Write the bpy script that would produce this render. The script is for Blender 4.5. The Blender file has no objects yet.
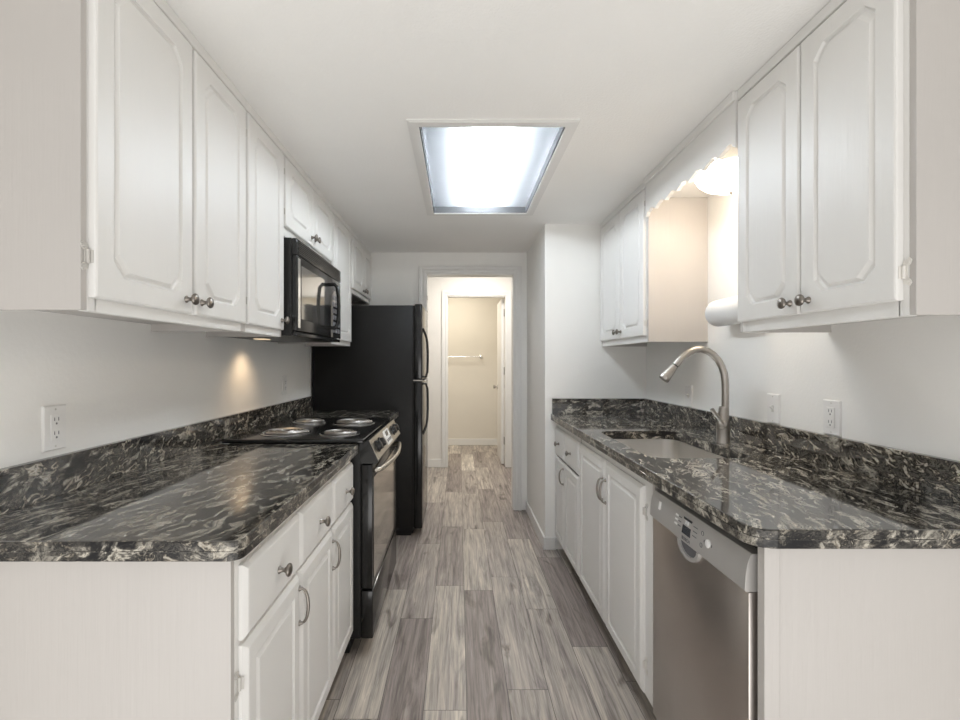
import bpy, bmesh, math, random
from mathutils import Vector, Matrix
from mathutils.geometry import tessellate_polygon
random.seed(4)
S = bpy.context.scene
C = S.collection
PI = math.pi
R = math.radians

# ------------------------------------------------------------------ camera
cam = bpy.data.objects.new('camera', bpy.data.cameras.new('camera'))
C.objects.link(cam)
cam.location = (0, 0, 1.264)
cam.rotation_euler = (PI/2, 0, 0)
cam.data.sensor_width = 36
cam.data.lens = 478/960*36
cam.data.shift_x = 21/960
cam.data.shift_y = 1/960
cam.data.clip_start = 0.02
S.camera = cam
# ------------------------------------------------------------------ world, exposure
W = bpy.data.worlds.new('world'); S.world = W; W.use_nodes = True
W.node_tree.nodes['Background'].inputs[0].default_value = (1.0, 0.985, 0.97, 1)
W.node_tree.nodes['Background'].inputs[1].default_value = 0.38
S.view_settings.view_transform = 'Standard'
S.view_settings.look = 'None'
S.view_settings.gamma = 1
S.view_settings.use_curve_mapping = False
S.view_settings.exposure = 0.78

def area(name, loc, rot, sx, sy, power, col):
    l = bpy.data.lights.new(name, 'AREA'); l.shape = 'RECTANGLE'
    l.size = sx; l.size_y = sy; l.energy = power; l.color = col
    o = bpy.data.objects.new(name, l); C.objects.link(o)
    o.location = loc; o.rotation_euler = rot
    return o
# ceiling lamps of the hall and the bathroom
area('hall_lamp', (0.2, 4.9, 2.40), (0, 0, 0), 0.5, 0.5, 13.5, (1.0, 0.96, 0.90))
area('bathroom_lamp', (-0.1, 6.35, 2.40), (0, 0, 0), 0.4, 0.4, 7.3, (1.0, 0.93, 0.80))
# added fill behind the camera, aimed up to brighten the near ceiling
area('ceiling_fill', (0.1, -0.95, 0.10), (R(150), 0, 0), 3.2, 1.8, 30, (1.0, 0.98, 0.95))
FZ = 0.012          # floor level
CZ = 2.176          # kitchen ceiling
HZ = 2.44           # hall ceiling
XL, XR = -1.06, 1.244
YS = 0.45           # the kitchen opens to the next room here
XP = 0.572          # jutting wall
YP, YE = 3.177, 4.02

# ------------------------------------------------------------------ materials
def nt(name):
    m = bpy.data.materials.new(name); m.use_nodes = True
    t = m.node_tree
    return m, t, t.nodes['Principled BSDF']
def N(t, typ, **kw):
    n = t.nodes.new(typ)
    for k, v in kw.items():
        if k.startswith('i_'):
            key = k[2:]
            n.inputs[int(key) if key.isdigit() else key.replace('_', ' ')].default_value = v
        else: setattr(n, k, v)
    return n
def L(t, a, b): t.links.new(a, b)
def ramp(t, fac, stops, interp='LINEAR'):
    r = t.nodes.new('ShaderNodeValToRGB'); e = r.color_ramp.elements
    r.color_ramp.interpolation = interp
    e[0].position, e[0].color = stops[0][0], (*stops[0][1], 1)
    e[1].position, e[1].color = stops[1][0], (*stops[1][1], 1)
    for p, c in stops[2:]:
        k = e.new(p); k.color = (*c, 1)
    L(t, fac, r.inputs[0]); return r
def pos(t): return t.nodes.new('ShaderNodeNewGeometry').outputs['Position']
def mapped(t, scale=(1,1,1), rot=(0,0,0), loc=(0,0,0)):
    m = t.nodes.new('ShaderNodeMapping')
    m.inputs['Scale'].default_value = scale; m.inputs['Rotation'].default_value = rot
    m.inputs['Location'].default_value = loc
    L(t, pos(t), m.inputs[0]); return m.outputs[0]

def paint(name, col, rough=0.5, var=0.03, bump=0.05, bscale=(60,60,60), spec=0.5, coat=0):
    m, t, b = nt(name)
    n = N(t, 'ShaderNodeTexNoise', i_Scale=2.5, i_Detail=4)
    L(t, pos(t), n.inputs[0])
    c1 = tuple(max(0, c*(1-var)) for c in col); c2 = tuple(min(1, c*(1+var)) for c in col)
    r = ramp(t, n.outputs[0], [(0.3, c1), (0.7, c2)])
    L(t, r.outputs[0], b.inputs['Base Color'])
    b.inputs['Roughness'].default_value = rough
    b.inputs['Specular IOR Level'].default_value = spec
    b.inputs['Coat Weight'].default_value = coat
    if bump:
        n2 = N(t, 'ShaderNodeTexNoise', i_Scale=1.0, i_Detail=3)
        L(t, mapped(t, bscale), n2.inputs[0])
        bp = N(t, 'ShaderNodeBump', i_Strength=bump, i_Distance=0.01)
        L(t, n2.outputs[0], bp.inputs['Height']); L(t, bp.outputs[0], b.inputs['Normal'])
    return m
def metal(name, col, rough=0.3, stretch=(1,1,1), bump=0.02, aniso=0):
    m, t, b = nt(name)
    b.inputs['Base Color'].default_value = (*col, 1)
    b.inputs['Metallic'].default_value = 1
    n = N(t, 'ShaderNodeTexNoise', i_Scale=1.0, i_Detail=3)
    L(t, mapped(t, stretch), n.inputs[0])
    mr = N(t, 'ShaderNodeMapRange', i_3=rough*0.8, i_4=rough*1.2)
    L(t, n.outputs[0], mr.inputs[0]); L(t, mr.outputs[0], b.inputs['Roughness'])
    bp = N(t, 'ShaderNodeBump', i_Strength=bump, i_Distance=0.002)
    L(t, n.outputs[0], bp.inputs['Height']); L(t, bp.outputs[0], b.inputs['Normal'])
    return m
def plain(name, col, rough=0.5, spec=0.5, metallic=0, coat=0):
    m, t, b = nt(name)
    n = N(t, 'ShaderNodeTexNoise', i_Scale=12.0, i_Detail=2)
    L(t, pos(t), n.inputs[0])
    r = ramp(t, n.outputs[0], [(0.3, tuple(c*0.96 for c in col)), (0.7, col)])
    L(t, r.outputs[0], b.inputs['Base Color'])
    b.inputs['Roughness'].default_value = rough; b.inputs['Specular IOR Level'].default_value = spec
    b.inputs['Metallic'].default_value = metallic; b.inputs['Coat Weight'].default_value = coat
    return m
def emit(name, col, s):
    m = bpy.data.materials.new(name); m.use_nodes = True; t = m.node_tree
    t.nodes.remove(t.nodes['Principled BSDF'])
    e = N(t, 'ShaderNodeEmission', i_Strength=s); e.inputs[0].default_value = (*col, 1)
    L(t, e.outputs[0], t.nodes['Material Output'].inputs[0]); return m

M_WALL = paint('wall_paint', (0.90, 0.89, 0.86), 0.6, 0.015, 0.06, (90,90,90), 0.3)
M_HALL = paint('hall_wall_paint', (0.80, 0.775, 0.735), 0.6, 0.015, 0.05, (90,90,90), 0.3)
M_BATH = paint('bathroom_wall_paint', (0.76, 0.72, 0.65), 0.6, 0.015, 0.05, (90,90,90), 0.3)
M_CEIL = paint('ceiling_paint', (0.92, 0.91, 0.885), 0.8, 0.015, 0.15, (120,120,120), 0.2)
M_TRIM = paint('trim_paint', (0.80, 0.79, 0.765), 0.35, 0.01, 0.02, (30,30,30))
M_CAB = paint('cabinet_enamel', (0.79, 0.78, 0.755), 0.38, 0.015, 0.07, (90,90,6), 0.5)
M_CAB2 = paint('cabinet_enamel_darkened', (0.51, 0.485, 0.46), 0.4, 0.02, 0.08, (70,70,4), 0.4)  # door enamel darkened for the side panels to offset the fill light
M_HINGE = paint('painted_hinge', (0.66, 0.64, 0.60), 0.4, 0.25, 0.3, (400,400,400))
M_PEWTER = metal('pewter', (0.27, 0.245, 0.22), 0.30)
M_STEEL = metal('brushed_steel', (0.80, 0.78, 0.75), 0.33, (8,8,900), 0.02)
M_NICKEL = metal('brushed_nickel', (0.46, 0.43, 0.395), 0.33, (300,300,20), 0.02)
M_DW = metal('dishwasher_steel', (0.56, 0.52, 0.49), 0.33, (600,600,6), 0.03)
M_DWP = plain('dishwasher_panel', (0.50, 0.485, 0.465), 0.35, 0.5, 0.35)
M_SILVER = metal('range_silver', (0.50, 0.46, 0.40), 0.30)
M_CHROME = metal('chrome', (0.80, 0.80, 0.80), 0.12)
M_BLACK = plain('black_enamel', (0.012, 0.012, 0.012), 0.16, 0.5)
M_BLACKM = plain('black_plastic', (0.016, 0.016, 0.016), 0.38, 0.4)
M_GLASS = plain('black_glass', (0.010, 0.010, 0.011), 0.05, 1.0, 0, 1.0)
M_MIRR = plain('dark_mirror_glass', (0.36, 0.345, 0.32), 0.07, 0.8, 0.85)
M_COIL = metal('heating_coil', (0.42, 0.40, 0.38), 0.4)
M_DARKMET = metal('dark_metal', (0.13, 0.12, 0.11), 0.3)
M_DARK = plain('dark_void', (0.02, 0.018, 0.016), 0.8, 0.2)
M_PLATE = plain('white_plastic', (0.88, 0.87, 0.85), 0.35)
M_PAPER = plain('white_paper', (0.80, 0.80, 0.79), 0.8, 0.2)
M_INK = plain('grey_print', (0.12, 0.12, 0.13), 0.5)
M_LCD = plain('display_glass', (0.03, 0.035, 0.045), 0.15, 0.6)
M_WPRINT = plain('pale_print', (0.7, 0.7, 0.7), 0.5)
M_CLEAR, _t, _b = nt('clear_plastic')
_b.inputs['Base Color'].default_value = (0.85, 0.84, 0.82, 1); _b.inputs['Roughness'].default_value = 0.12
_b.inputs['Transmission Weight'].default_value = 0.6
M_TUBE = emit('fluorescent_tube', (0.98, 0.99, 1.0), 1560)
M_DOME = emit('lit_dome_glass', (1.0, 0.84, 0.66), 12.0)

# refrigerator: pebbled black
M_FRIDGE, t, b = nt('fridge_black')
b.inputs['Base Color'].default_value = (0.013, 0.0125, 0.012, 1); b.inputs['Roughness'].default_value = 0.42; b.inputs['Specular IOR Level'].default_value = 0.22
n = N(t, 'ShaderNodeTexNoise', i_Scale=260.0, i_Detail=2); L(t, pos(t), n.inputs[0])
bp = N(t, 'ShaderNodeBump', i_Strength=0.25, i_Distance=0.002); L(t, n.outputs[0], bp.inputs['Height']); L(t, bp.outputs[0], b.inputs['Normal'])

# light diffuser: prismatic acrylic that passes part of the light and scatters the rest
M_LENS = bpy.data.materials.new('acrylic_diffuser'); M_LENS.use_nodes = True; t = M_LENS.node_tree
t.nodes.remove(t.nodes['Principled BSDF'])
tr = N(t, 'ShaderNodeBsdfTransparent'); tl = N(t, 'ShaderNodeBsdfTranslucent')
tr.inputs[0].default_value = (0.93, 0.97, 1, 1); tl.inputs[0].default_value = (0.040, 0.0415, 0.0435, 1)
mx = N(t, 'ShaderNodeMixShader', i_0=0.90)
L(t, tr.outputs[0], mx.inputs[1]); L(t, tl.outputs[0], mx.inputs[2]); L(t, mx.outputs[0], t.nodes['Material Output'].inputs[0])

def granite(name, rot, scale, seed, mask=(0.42, 0.60), patch=0.6, rough=0.06, ior=2.35):
    """streaky black granite: turned to the streak direction first, then stretched along it"""
    m, t, b = nt(name)
    P0 = mapped(t, (1, 1, 1), rot, (seed, seed*0.7, seed*1.3))
    d = N(t, 'ShaderNodeTexNoise', i_Scale=5.0, i_Detail=3, i_Roughness=0.55); L(t, P0, d.inputs[0])
    sub = N(t, 'ShaderNodeVectorMath', operation='SUBTRACT'); sub.inputs[1].default_value = (0.5,0.5,0.5); L(t, d.outputs['Color'], sub.inputs[0])
    sc = N(t, 'ShaderNodeVectorMath', operation='SCALE'); sc.inputs['Scale'].default_value = 0.11; L(t, sub.outputs[0], sc.inputs[0])
    ad = N(t, 'ShaderNodeVectorMath', operation='ADD'); L(t, P0, ad.inputs[0]); L(t, sc.outputs[0], ad.inputs[1])
    mp = N(t, 'ShaderNodeMapping'); mp.inputs['Scale'].default_value = scale; L(t, ad.outputs[0], mp.inputs[0]); P = mp.outputs[0]
    blk = (0.006, 0.006, 0.007); dg = (0.030, 0.028, 0.026); gr = (0.15, 0.138, 0.118); tn = (0.33, 0.285, 0.22); cr = (0.66, 0.62, 0.53)
    a = N(t, 'ShaderNodeTexNoise', i_Scale=1.0, i_Detail=8, i_Roughness=0.70, i_Distortion=0.5); L(t, P, a.inputs[0])
    r1 = ramp(t, a.outputs[0], [(0.0, blk), (0.47, blk), (0.505, dg), (0.54, gr), (0.59, cr), (0.63, gr), (0.67, dg), (0.78, tn)])
    a2 = N(t, 'ShaderNodeTexNoise', i_Scale=2.3, i_Detail=7, i_Roughness=0.72, i_Distortion=0.9); L(t, P, a2.inputs[0])
    r2 = ramp(t, a2.outputs[0], [(0.0, blk), (0.36, dg), (0.44, gr), (0.48, blk), (0.53, dg), (0.57, tn), (0.62, cr), (0.68, gr), (0.75, tn)])
    big = N(t, 'ShaderNodeTexNoise', i_Scale=0.42, i_Detail=4, i_Roughness=0.6); L(t, P, big.inputs[0])
    rm = ramp(t, big.outputs[0], [(mask[0], (0,0,0)), (mask[1], (1,1,1))])
    mix = N(t, 'ShaderNodeMix', data_type='RGBA')
    mf = N(t, 'ShaderNodeMath', operation='MULTIPLY', i_1=patch); L(t, rm.outputs[0], mf.inputs[0])
    L(t, mf.outputs[0], mix.inputs[0]); L(t, r1.outputs[0], mix.inputs[6]); L(t, r2.outputs[0], mix.inputs[7])
    L(t, mix.outputs[2], b.inputs['Base Color'])
    b.inputs['Roughness'].default_value = rough
    b.inputs['IOR'].default_value = ior
    return m
M_GRT = granite('granite_top', (0, 0, R(14)), (42, 10, 42), 2.0)
M_GRB = granite('granite_splash', (R(-20), 0, 0), (20, 10, 24), 7.0, (0.36, 0.50), 1.0)
M_GRE = granite('granite_end_splash', (0, R(10), 0), (11, 30, 30), 5.0, (0.42, 0.6), 0.7)
M_GRX = granite('granite_edge', (0, R(25), R(20)), (15, 13, 22), 11.0, (0.40, 0.56), 0.75, 0.3, 1.4)

# floor: weathered grey planks running away from the camera
M_FLOOR, t, b = nt('plank_floor')
sep = N(t, 'ShaderNodeSeparateXYZ'); L(t, pos(t), sep.inputs[0])
def Mth(op, a, bb=None, c=None):
    n = N(t, 'ShaderNodeMath', operation=op)
    for i, v in enumerate((a, bb, c)):
        if v is None: continue
        if isinstance(v, (int, float)): n.inputs[i].default_value = v
        else: L(t, v, n.inputs[i])
    return n.outputs[0]
PW, PLn = 0.156, 0.95
u = Mth('DIVIDE', Mth('SUBTRACT', sep.outputs[0], 0.028), PW)
col = Mth('FLOOR', u); fu = Mth('FRACT', u)
wn = N(t, 'ShaderNodeTexWhiteNoise', noise_dimensions='1D'); L(t, col, wn.inputs['W'])
v = Mth('ADD', Mth('DIVIDE', sep.outputs[1], PLn), Mth('MULTIPLY', wn.outputs[0], 7.3))
row = Mth('FLOOR', v); fv = Mth('FRACT', v)
cid = N(t, 'ShaderNodeCombineXYZ'); L(t, col, cid.inputs[0]); L(t, row, cid.inputs[1])
w2 = N(t, 'ShaderNodeTexWhiteNoise', noise_dimensions='2D'); L(t, cid.outputs[0], w2.inputs[0])
base = ramp(t, w2.outputs[0], [(0.0, (0.25,0.215,0.198)), (0.3, (0.34,0.302,0.275)), (0.6, (0.43,0.39,0.345)), (1.0, (0.53,0.49,0.435))])
gv = N(t, 'ShaderNodeCombineXYZ')
L(t, Mth('MULTIPLY', sep.outputs[0], 16), gv.inputs[0]); L(t, Mth('MULTIPLY', sep.outputs[1], 1.1), gv.inputs[1])
L(t, Mth('MULTIPLY', w2.outputs[0], 57), gv.inputs[2])
g1 = N(t, 'ShaderNodeTexNoise', i_Scale=1.6, i_Detail=6, i_Roughness=0.62, i_Distortion=1.4); L(t, gv.outputs[0], g1.inputs[0])
gr1 = ramp(t, g1.outputs[0], [(0.28, (0.42,0.39,0.39)), (0.42, (0.82,0.80,0.81)), (0.52, (1.05,1.04,1.03)), (0.60, (1.22,1.21,1.19)), (0.70, (1.55,1.54,1.50))])
gv2 = N(t, 'ShaderNodeCombineXYZ')
L(t, Mth('MULTIPLY', sep.outputs[0], 150), gv2.inputs[0]); L(t, Mth('MULTIPLY', sep.outputs[1], 4), gv2.inputs[1])
L(t, Mth('MULTIPLY', w2.outputs[0], 31), gv2.inputs[2])
g2 = N(t, 'ShaderNodeTexNoise', i_Scale=1.0, i_Detail=4, i_Roughness=0.7); L(t, gv2.outputs[0], g2.inputs[0])
gr2 = ramp(t, g2.outputs[0], [(0.3, (0.62,0.60,0.60)), (0.5, (1,1,1)), (0.72, (1.28,1.27,1.25))])
# worn blotches
g3 = N(t, 'ShaderNodeTexNoise', i_Scale=0.9, i_Detail=3, i_Roughness=0.5, i_Distortion=0.8)
gv3 = N(t, 'ShaderNodeCombineXYZ'); L(t, Mth('MULTIPLY', sep.outputs[0], 14), gv3.inputs[0]); L(t, Mth('MULTIPLY', sep.outputs[1], 4), gv3.inputs[1]); L(t, Mth('MULTIPLY', w2.outputs[0], 19), gv3.inputs[2])
L(t, gv3.outputs[0], g3.inputs[0])
gr3 = ramp(t, g3.outputs[0], [(0.26, (0.42,0.39,0.37)), (0.40, (1,1,1))])
def mul(a, bb):
    n = N(t, 'ShaderNodeMix', data_type='RGBA', blend_type='MULTIPLY'); n.inputs[0].default_value = 1
    n.clamp_result = False
    L(t, a, n.inputs[6]); L(t, bb, n.inputs[7]); return n.outputs[2]
cc = mul(mul(mul(base.outputs[0], gr1.outputs[0]), gr2.outputs[0]), gr3.outputs[0])
eu = Mth('MULTIPLY', Mth('MINIMUM', fu, Mth('SUBTRACT', 1, fu)), PW)
ev = Mth('MULTIPLY', Mth('MINIMUM', fv, Mth('SUBTRACT', 1, fv)), PLn)
ed = Mth('MINIMUM', eu, ev)
seam = Mth('LESS_THAN', ed, 0.0013)
ms = N(t, 'ShaderNodeMix', data_type='RGBA'); L(t, Mth('MULTIPLY', seam, 0.75), ms.inputs[0]); L(t, cc, ms.inputs[6]); ms.inputs[7].default_value = (0.03,0.026,0.024,1)
L(t, ms.outputs[2], b.inputs['Base Color'])
b.inputs['Roughness'].default_value = 0.42; b.inputs['Specular IOR Level'].default_value = 0.4
bp = N(t, 'ShaderNodeBump', i_Strength=0.15, i_Distance=0.003); L(t, g2.outputs[0], bp.inputs['Height']); L(t, bp.outputs[0], b.inputs['Normal'])

# ------------------------------------------------------------------ mesh helpers
class MB:
    def __init__(s): s.bm = bmesh.new()
    def box(s, x0, x1, y0, y1, z0, z1, bev=0.0, seg=2):
        x0, x1 = min(x0,x1), max(x0,x1); y0, y1 = min(y0,y1), max(y0,y1); z0, z1 = min(z0,z1), max(z0,z1)
        vs = [s.bm.verts.new((x, y, z)) for x in (x0,x1) for y in (y0,y1) for z in (z0,z1)]
        fs = [(0,1,3,2),(4,6,7,5),(0,4,5,1),(2,3,7,6),(0,2,6,4),(1,5,7,3)]
        ff = [s.bm.faces.new([vs[i] for i in f]) for f in fs]
        if bev > 0:
            es = list({e for f in ff for e in f.edges})
            bmesh.ops.bevel(s.bm, geom=es, offset=bev, segments=seg, profile=0.5, affect='EDGES')
        return s
    def loft(s, loops, cap0=True, cap1=True, closed=True):
        rows = [[s.bm.verts.new(p) for p in lp] for lp in loops]
        n = len(rows[0])
        for a, b in zip(rows, rows[1:]):
            for i in range(n if closed else n-1):
                j = (i+1) % n
                s.bm.faces.new((a[i], a[j], b[j], b[i]))
        if cap0: s.bm.faces.new(list(reversed(rows[0])))
        if cap1: s.bm.faces.new(rows[-1])
        return s
    def ring(s, c, ax, r, n):
        ax = Vector(ax).normalized()
        u = ax.orthogonal().normalized(); v = ax.cross(u)
        return [Vector(c) + u*(r*math.cos(2*PI*i/n)) + v*(r*math.sin(2*PI*i/n)) for i in range(n)]
    def cyl(s, p0, p1, r0, r1=None, n=20):
        r1 = r0 if r1 is None else r1
        ax = Vector(p1)-Vector(p0)
        return s.loft([s.ring(p0, ax, r0, n), s.ring(p1, ax, r1, n)])
    def lathe(s, p, ax, prof, n=24, cap0=True, cap1=True):     # prof: (distance along the axis, radius)
        ax = Vector(ax).normalized()
        return s.loft([s.ring(Vector(p)+ax*d, ax, max(r, 1e-4), n) for d, r in prof], cap0, cap1)
    def tube(s, pts, r, n=12):
        pts = [Vector(p) for p in pts]; rs = r if isinstance(r, (list, tuple)) else [r]*len(pts)
        loops = []; u = None
        for i, p in enumerate(pts):
            d = (pts[min(i+1, len(pts)-1)] - pts[max(i-1, 0)]).normalized()
            if u is None: u = d.orthogonal().normalized()
            else: u = (u - d*u.dot(d)).normalized()
            v = d.cross(u)
            loops.append([p + u*(rs[i]*math.cos(2*PI*k/n)) + v*(rs[i]*math.sin(2*PI*k/n)) for k in range(n)])
        return s.loft(loops)
    def torus(s, c, ax, Rr, r, n=40, m=8):
        ax = Vector(ax).normalized(); u = ax.orthogonal().normalized(); v = ax.cross(u)
        rows = []
        for i in range(n):
            a = 2*PI*i/n; d = u*math.cos(a)+v*math.sin(a)
            rows.append([s.bm.verts.new(Vector(c)+d*(Rr+r*math.cos(2*PI*k/m))+ax*(r*math.sin(2*PI*k/m))) for k in range(m)])
        for i in range(n):
            a, b = rows[i], rows[(i+1)%n]
            for k in range(m): s.bm.faces.new((a[k], a[(k+1)%m], b[(k+1)%m], b[k]))
        return s
    def prism(s, poly, f0, f1):       # poly of 2-D points; f0/f1 map a 2-D point to 3-D
        return s.loft([[f0(p) for p in poly], [f1(p) for p in poly]])
    def mesh(s, name, m, smooth=None):
        bmesh.ops.recalc_face_normals(s.bm, faces=s.bm.faces)
        me = bpy.data.meshes.new(name); s.bm.to_mesh(me); s.bm.free()
        me.materials.append(m)
        if smooth:
            me.polygons.foreach_set('use_smooth', [True]*len(me.polygons))
            me.set_sharp_from_angle(angle=R(smooth))
        return me
    def build(s, name, m, parent=None, smooth=None, label=None):
        o = bpy.data.objects.new(name, s.mesh(name, m, smooth)); C.objects.link(o)
        if parent is not None:
            o.parent = parent; o.matrix_parent_inverse = WM[parent.name].inverted() if parent.name in WM else Matrix()
        if label: o['label'] = label
        return o
WM = {}
def tag(o, label, cat, group=None):
    o['label'] = label; o['category'] = cat
    if group: o['group'] = group
    return o
def thing(name, label, cat, loc, group=None):
    o = bpy.data.objects.new(name, None); C.objects.link(o); o.location = loc
    o.empty_display_size = 0.05
    WM[o.name] = Matrix.Translation(loc)
    return tag(o, label, cat, group)
def struct(name, mb, m, smooth=None):
    o = mb.build(name, m, None, smooth); o['kind'] = 'structure'; return o
def rrect(x0, x1, y0, y1, r, ins=0.0, n=6):
    """rounded rectangle, r = radius per corner (x0y0, x1y0, x1y1, x0y1)"""
    x0 += ins; x1 -= ins; y0 += ins; y1 -= ins
    out = []
    for (cx, cy, sx, sy, a0), rr in zip(((x0,y0,1,1,180), (x1,y0,-1,1,270), (x1,y1,-1,-1,0), (x0,y1,1,-1,90)), r):
        rr = max(rr-ins, 0.0005)
        for k in range(n+1):
            a = R(a0 + 90*k/n)
            out.append((cx+sx*rr+rr*math.cos(a), cy+sy*rr+rr*math.sin(a)))
    return out

# ------------------------------------------------------------------ room shell
struct('floor', MB().box(-1.6, 2.0, YS, 7.3, -0.10, FZ), M_FLOOR)
mb = MB()           # kitchen ceiling with the opening for the light box
ox0, ox1, oy0, oy1 = -0.155, 0.413, 1.845, 2.93
for a in ((XL, ox0, YS, YE), (ox1, XR, YS, YP), (ox1, XP, YP, YE), (ox0, ox1, YS, oy0), (ox0, ox1, oy1, YE)):
    mb.box(*a, CZ, CZ+0.04)
struct('ceiling', mb, M_CEIL)
struct('ceiling_hall', MB().box(-1.6, 2.0, YE+0.12, 7.3, HZ, HZ+0.05), M_CEIL)
struct('wall_left', MB().box(XL-0.1, XL, YS, YE, FZ, CZ), M_WALL)
struct('wall_right', MB().box(XR, XR+0.1, YS, YP, FZ, CZ), M_WALL)
struct('wall_far_right', MB().box(XP, XR+0.1, YP, YE, FZ, CZ, 0.003), M_WALL)
DX0, DX1, DZ = -0.2775, 0.4625, 1.998
mb = MB().box(-1.6, DX0, YE, YE+0.12, FZ, HZ).box(DX1, 2.0, YE, YE+0.12, FZ, HZ).box(DX0, DX1, YE, YE+0.12, DZ, HZ)
struct('wall_back', mb, M_WALL)
YH = 5.64
HX0, HX1, HZt = -0.14, 0.555, 2.03
mb = MB().box(-1.6, HX0, YH, YH+0.11, FZ, HZ).box(HX1, 2.0, YH, YH+0.11, FZ, HZ).box(HX0, HX1, YH, YH+0.11, HZt, HZ)
struct('wall_hall', mb, M_HALL)
struct('wall_hall_left', MB().box(-1.7, -1.6, YE, 7.3, FZ, HZ), M_HALL)
struct('wall_hall_right', MB().box(2.0, 2.1, YE, 7.3, FZ, HZ), M_HALL)
struct('wall_bathroom', MB().box(-1.6, 2.0, 7.12, 7.3, FZ, HZ), M_BATH)
struct('wall_bathroom_left', MB().box(-0.62, -0.56, YH+0.11, 7.12, FZ, HZ), M_BATH)
struct('wall_bathroom_right', MB().box(0.72, 0.78, YH+0.11, 7.12, FZ, HZ), M_BATH)

def casing(name, x0, x1, zt, y, w, t=0.016, side=-1):
    """stepped door casing around an opening, on the face y, standing out towards -y"""
    mb = MB()
    for (a, b, d) in ((0, w, t*0.6), (w*0.55, w, t), (0.008, w*0.32, t*0.85)):
        ya, yb = y, y + side*d
        mb.box(x0-b, x0-a, ya, yb, FZ, zt+b, 0.0015, 1)
        mb.box(x1+a, x1+b, ya, yb, FZ, zt+b, 0.0015, 1)
        mb.box(x0-a, x1+a, ya, yb, zt+a, zt+b, 0.0015, 1)
    return struct(name, mb, M_TRIM)
casing('trim_1', DX0, DX1, DZ, YE, 0.062)
casing('trim_2', HX0, HX1, HZt, YH, 0.062)
# jamb linings
struct('trim_3', MB().box(DX0, DX0+0.008, YE-0.002, YE+0.122, FZ, DZ).box(DX1-0.008, DX1, YE-0.002, YE+0.122, FZ, DZ)
       .box(DX0+0.008, DX1-0.008, YE-0.002, YE+0.122, DZ-0.008, DZ), M_TRIM)
struct('trim_4', MB().box(HX0, HX0+0.008, YH-0.002, YH+0.112, FZ, HZt).box(HX1-0.008, HX1, YH-0.002, YH+0.112, FZ, HZt)
       .box(HX0+0.008, HX1-0.008, YH-0.002, YH+0.112, HZt-0.008, HZt), M_TRIM)
def baseboard(name, x0, x1, y0, y1, h=0.085):
    mb = MB().box(x0, x1, y0, y1, FZ, FZ+h, 0.004, 2)
    return struct(name, mb, M_TRIM)
baseboard('baseboard_side', XP-0.013, XP, YP-0.012, YE-0.017)
baseboard('baseboard_far', XP, 0.644, YP-0.012, YP)
baseboard('baseboard_hall_left', -1.6, HX0-0.063, YH-0.012, YH, 0.095)
baseboard('baseboard_hall_right', HX1+0.063, 2.0, YH-0.012, YH, 0.095)
baseboard('baseboard_bathroom', -0.56, 0.72, 7.108, 7.12, 0.095)

# bathroom door standing open, seen nearly edge-on
d1 = MB().box(0.510, 0.544, 5.765, 6.37, FZ+0.012, 2.015, 0.002).build('door_1', M_TRIM); d1['kind'] = 'structure'
for z in (0.26, 1.10, 1.80):
    MB().cyl((0.5445, 5.757, z), (0.5445, 5.757, z+0.09), 0.006, n=10).box(0.5445, 0.5465, 5.72, 5.757, z, z+0.09).build('hinge', M_PEWTER, d1, 40)
for s_, x in ((-1, 0.510), (1, 0.544)):
    MB().lathe((x, 6.31, 0.925), (s_, 0, 0), [(0, 0.028), (0.006, 0.028), (0.008, 0.011), (0.028, 0.011), (0.034, 0.022), (0.046, 0.027), (0.056, 0.022), (0.060, 0.006)]).build('door_knob', M_NICKEL, d1, 40)
# strike plate marks on the left jamb of the kitchen doorway
for z in (1.665, 1.80):
    MB().box(DX0+0.0085, DX0+0.011, YE+0.03, YE+0.055, z-0.02, z+0.02, 0.0008, 1).build('trim_5', M_PEWTER)['kind'] = 'structure'

# towel rail on the bathroom wall
tr_ = thing('towel_rail', 'chrome towel rail on the cream wall seen through both doorways', 'towel rail', (0.0, 7.12, 1.30))
MB().cyl((-0.36, 7.055, 1.327), (0.335, 7.055, 1.327), 0.0065, n=14).build('bar', M_CHROME, tr_, 40)
for x in (-0.345, 0.325):
    MB().lathe((x, 7.12, 1.327), (0,-1,0), [(0,0.024),(0.006,0.024),(0.012,0.013),(0.055,0.013),(0.066,0.015),(0.078,0.013),(0.08,0.004)]).build('bracket', M_CHROME, tr_, 40)

# ------------------------------------------------------------------ ceiling light box
lb = thing('ceiling_light_box', 'large rectangular fluorescent light box with white frame set in ceiling', 'ceiling light', (0.129, 2.388, CZ))
mb = MB()
fx0, fx1, fy0, fy1 = -0.198, 0.458, 1.80, 2.975
for lo, hi, a in ((0, 0.006, 0.0), (0, 0.009, 0.008)):
    X0, X1, Y0, Y1 = fx0+a, fx1-a, fy0+a, fy1-a
    mb.box(X0, ox0, Y0, Y1, CZ-hi, CZ-0.0005).box(ox1, X1, Y0, Y1, CZ-hi, CZ-0.0005)
    mb.box(ox0, ox1, Y0, oy0, CZ-hi, CZ-0.0005).box(ox0, ox1, oy1, Y1, CZ-hi, CZ-0.0005)
mb.build('frame', M_TRIM, lb)
mb = MB(); T = 0.006; H = CZ+0.10
mb.box(ox0, ox0+T, oy0, oy1, CZ-0.004, H).box(ox1-T, ox1, oy0, oy1, CZ-0.004, H)
mb.box(ox0+T, ox1-T, oy0, oy0+T, CZ-0.004, H).box(ox0+T, ox1-T, oy1-T, oy1, CZ-0.004, H).box(ox0, ox1, oy0, oy1, H, H+T)
mb.build('housing', plain('lamp_housing_darkened', (0.13, 0.133, 0.138), 0.9), lb)  # colour darkened so the inner walls glow less through the diffuser
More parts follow.
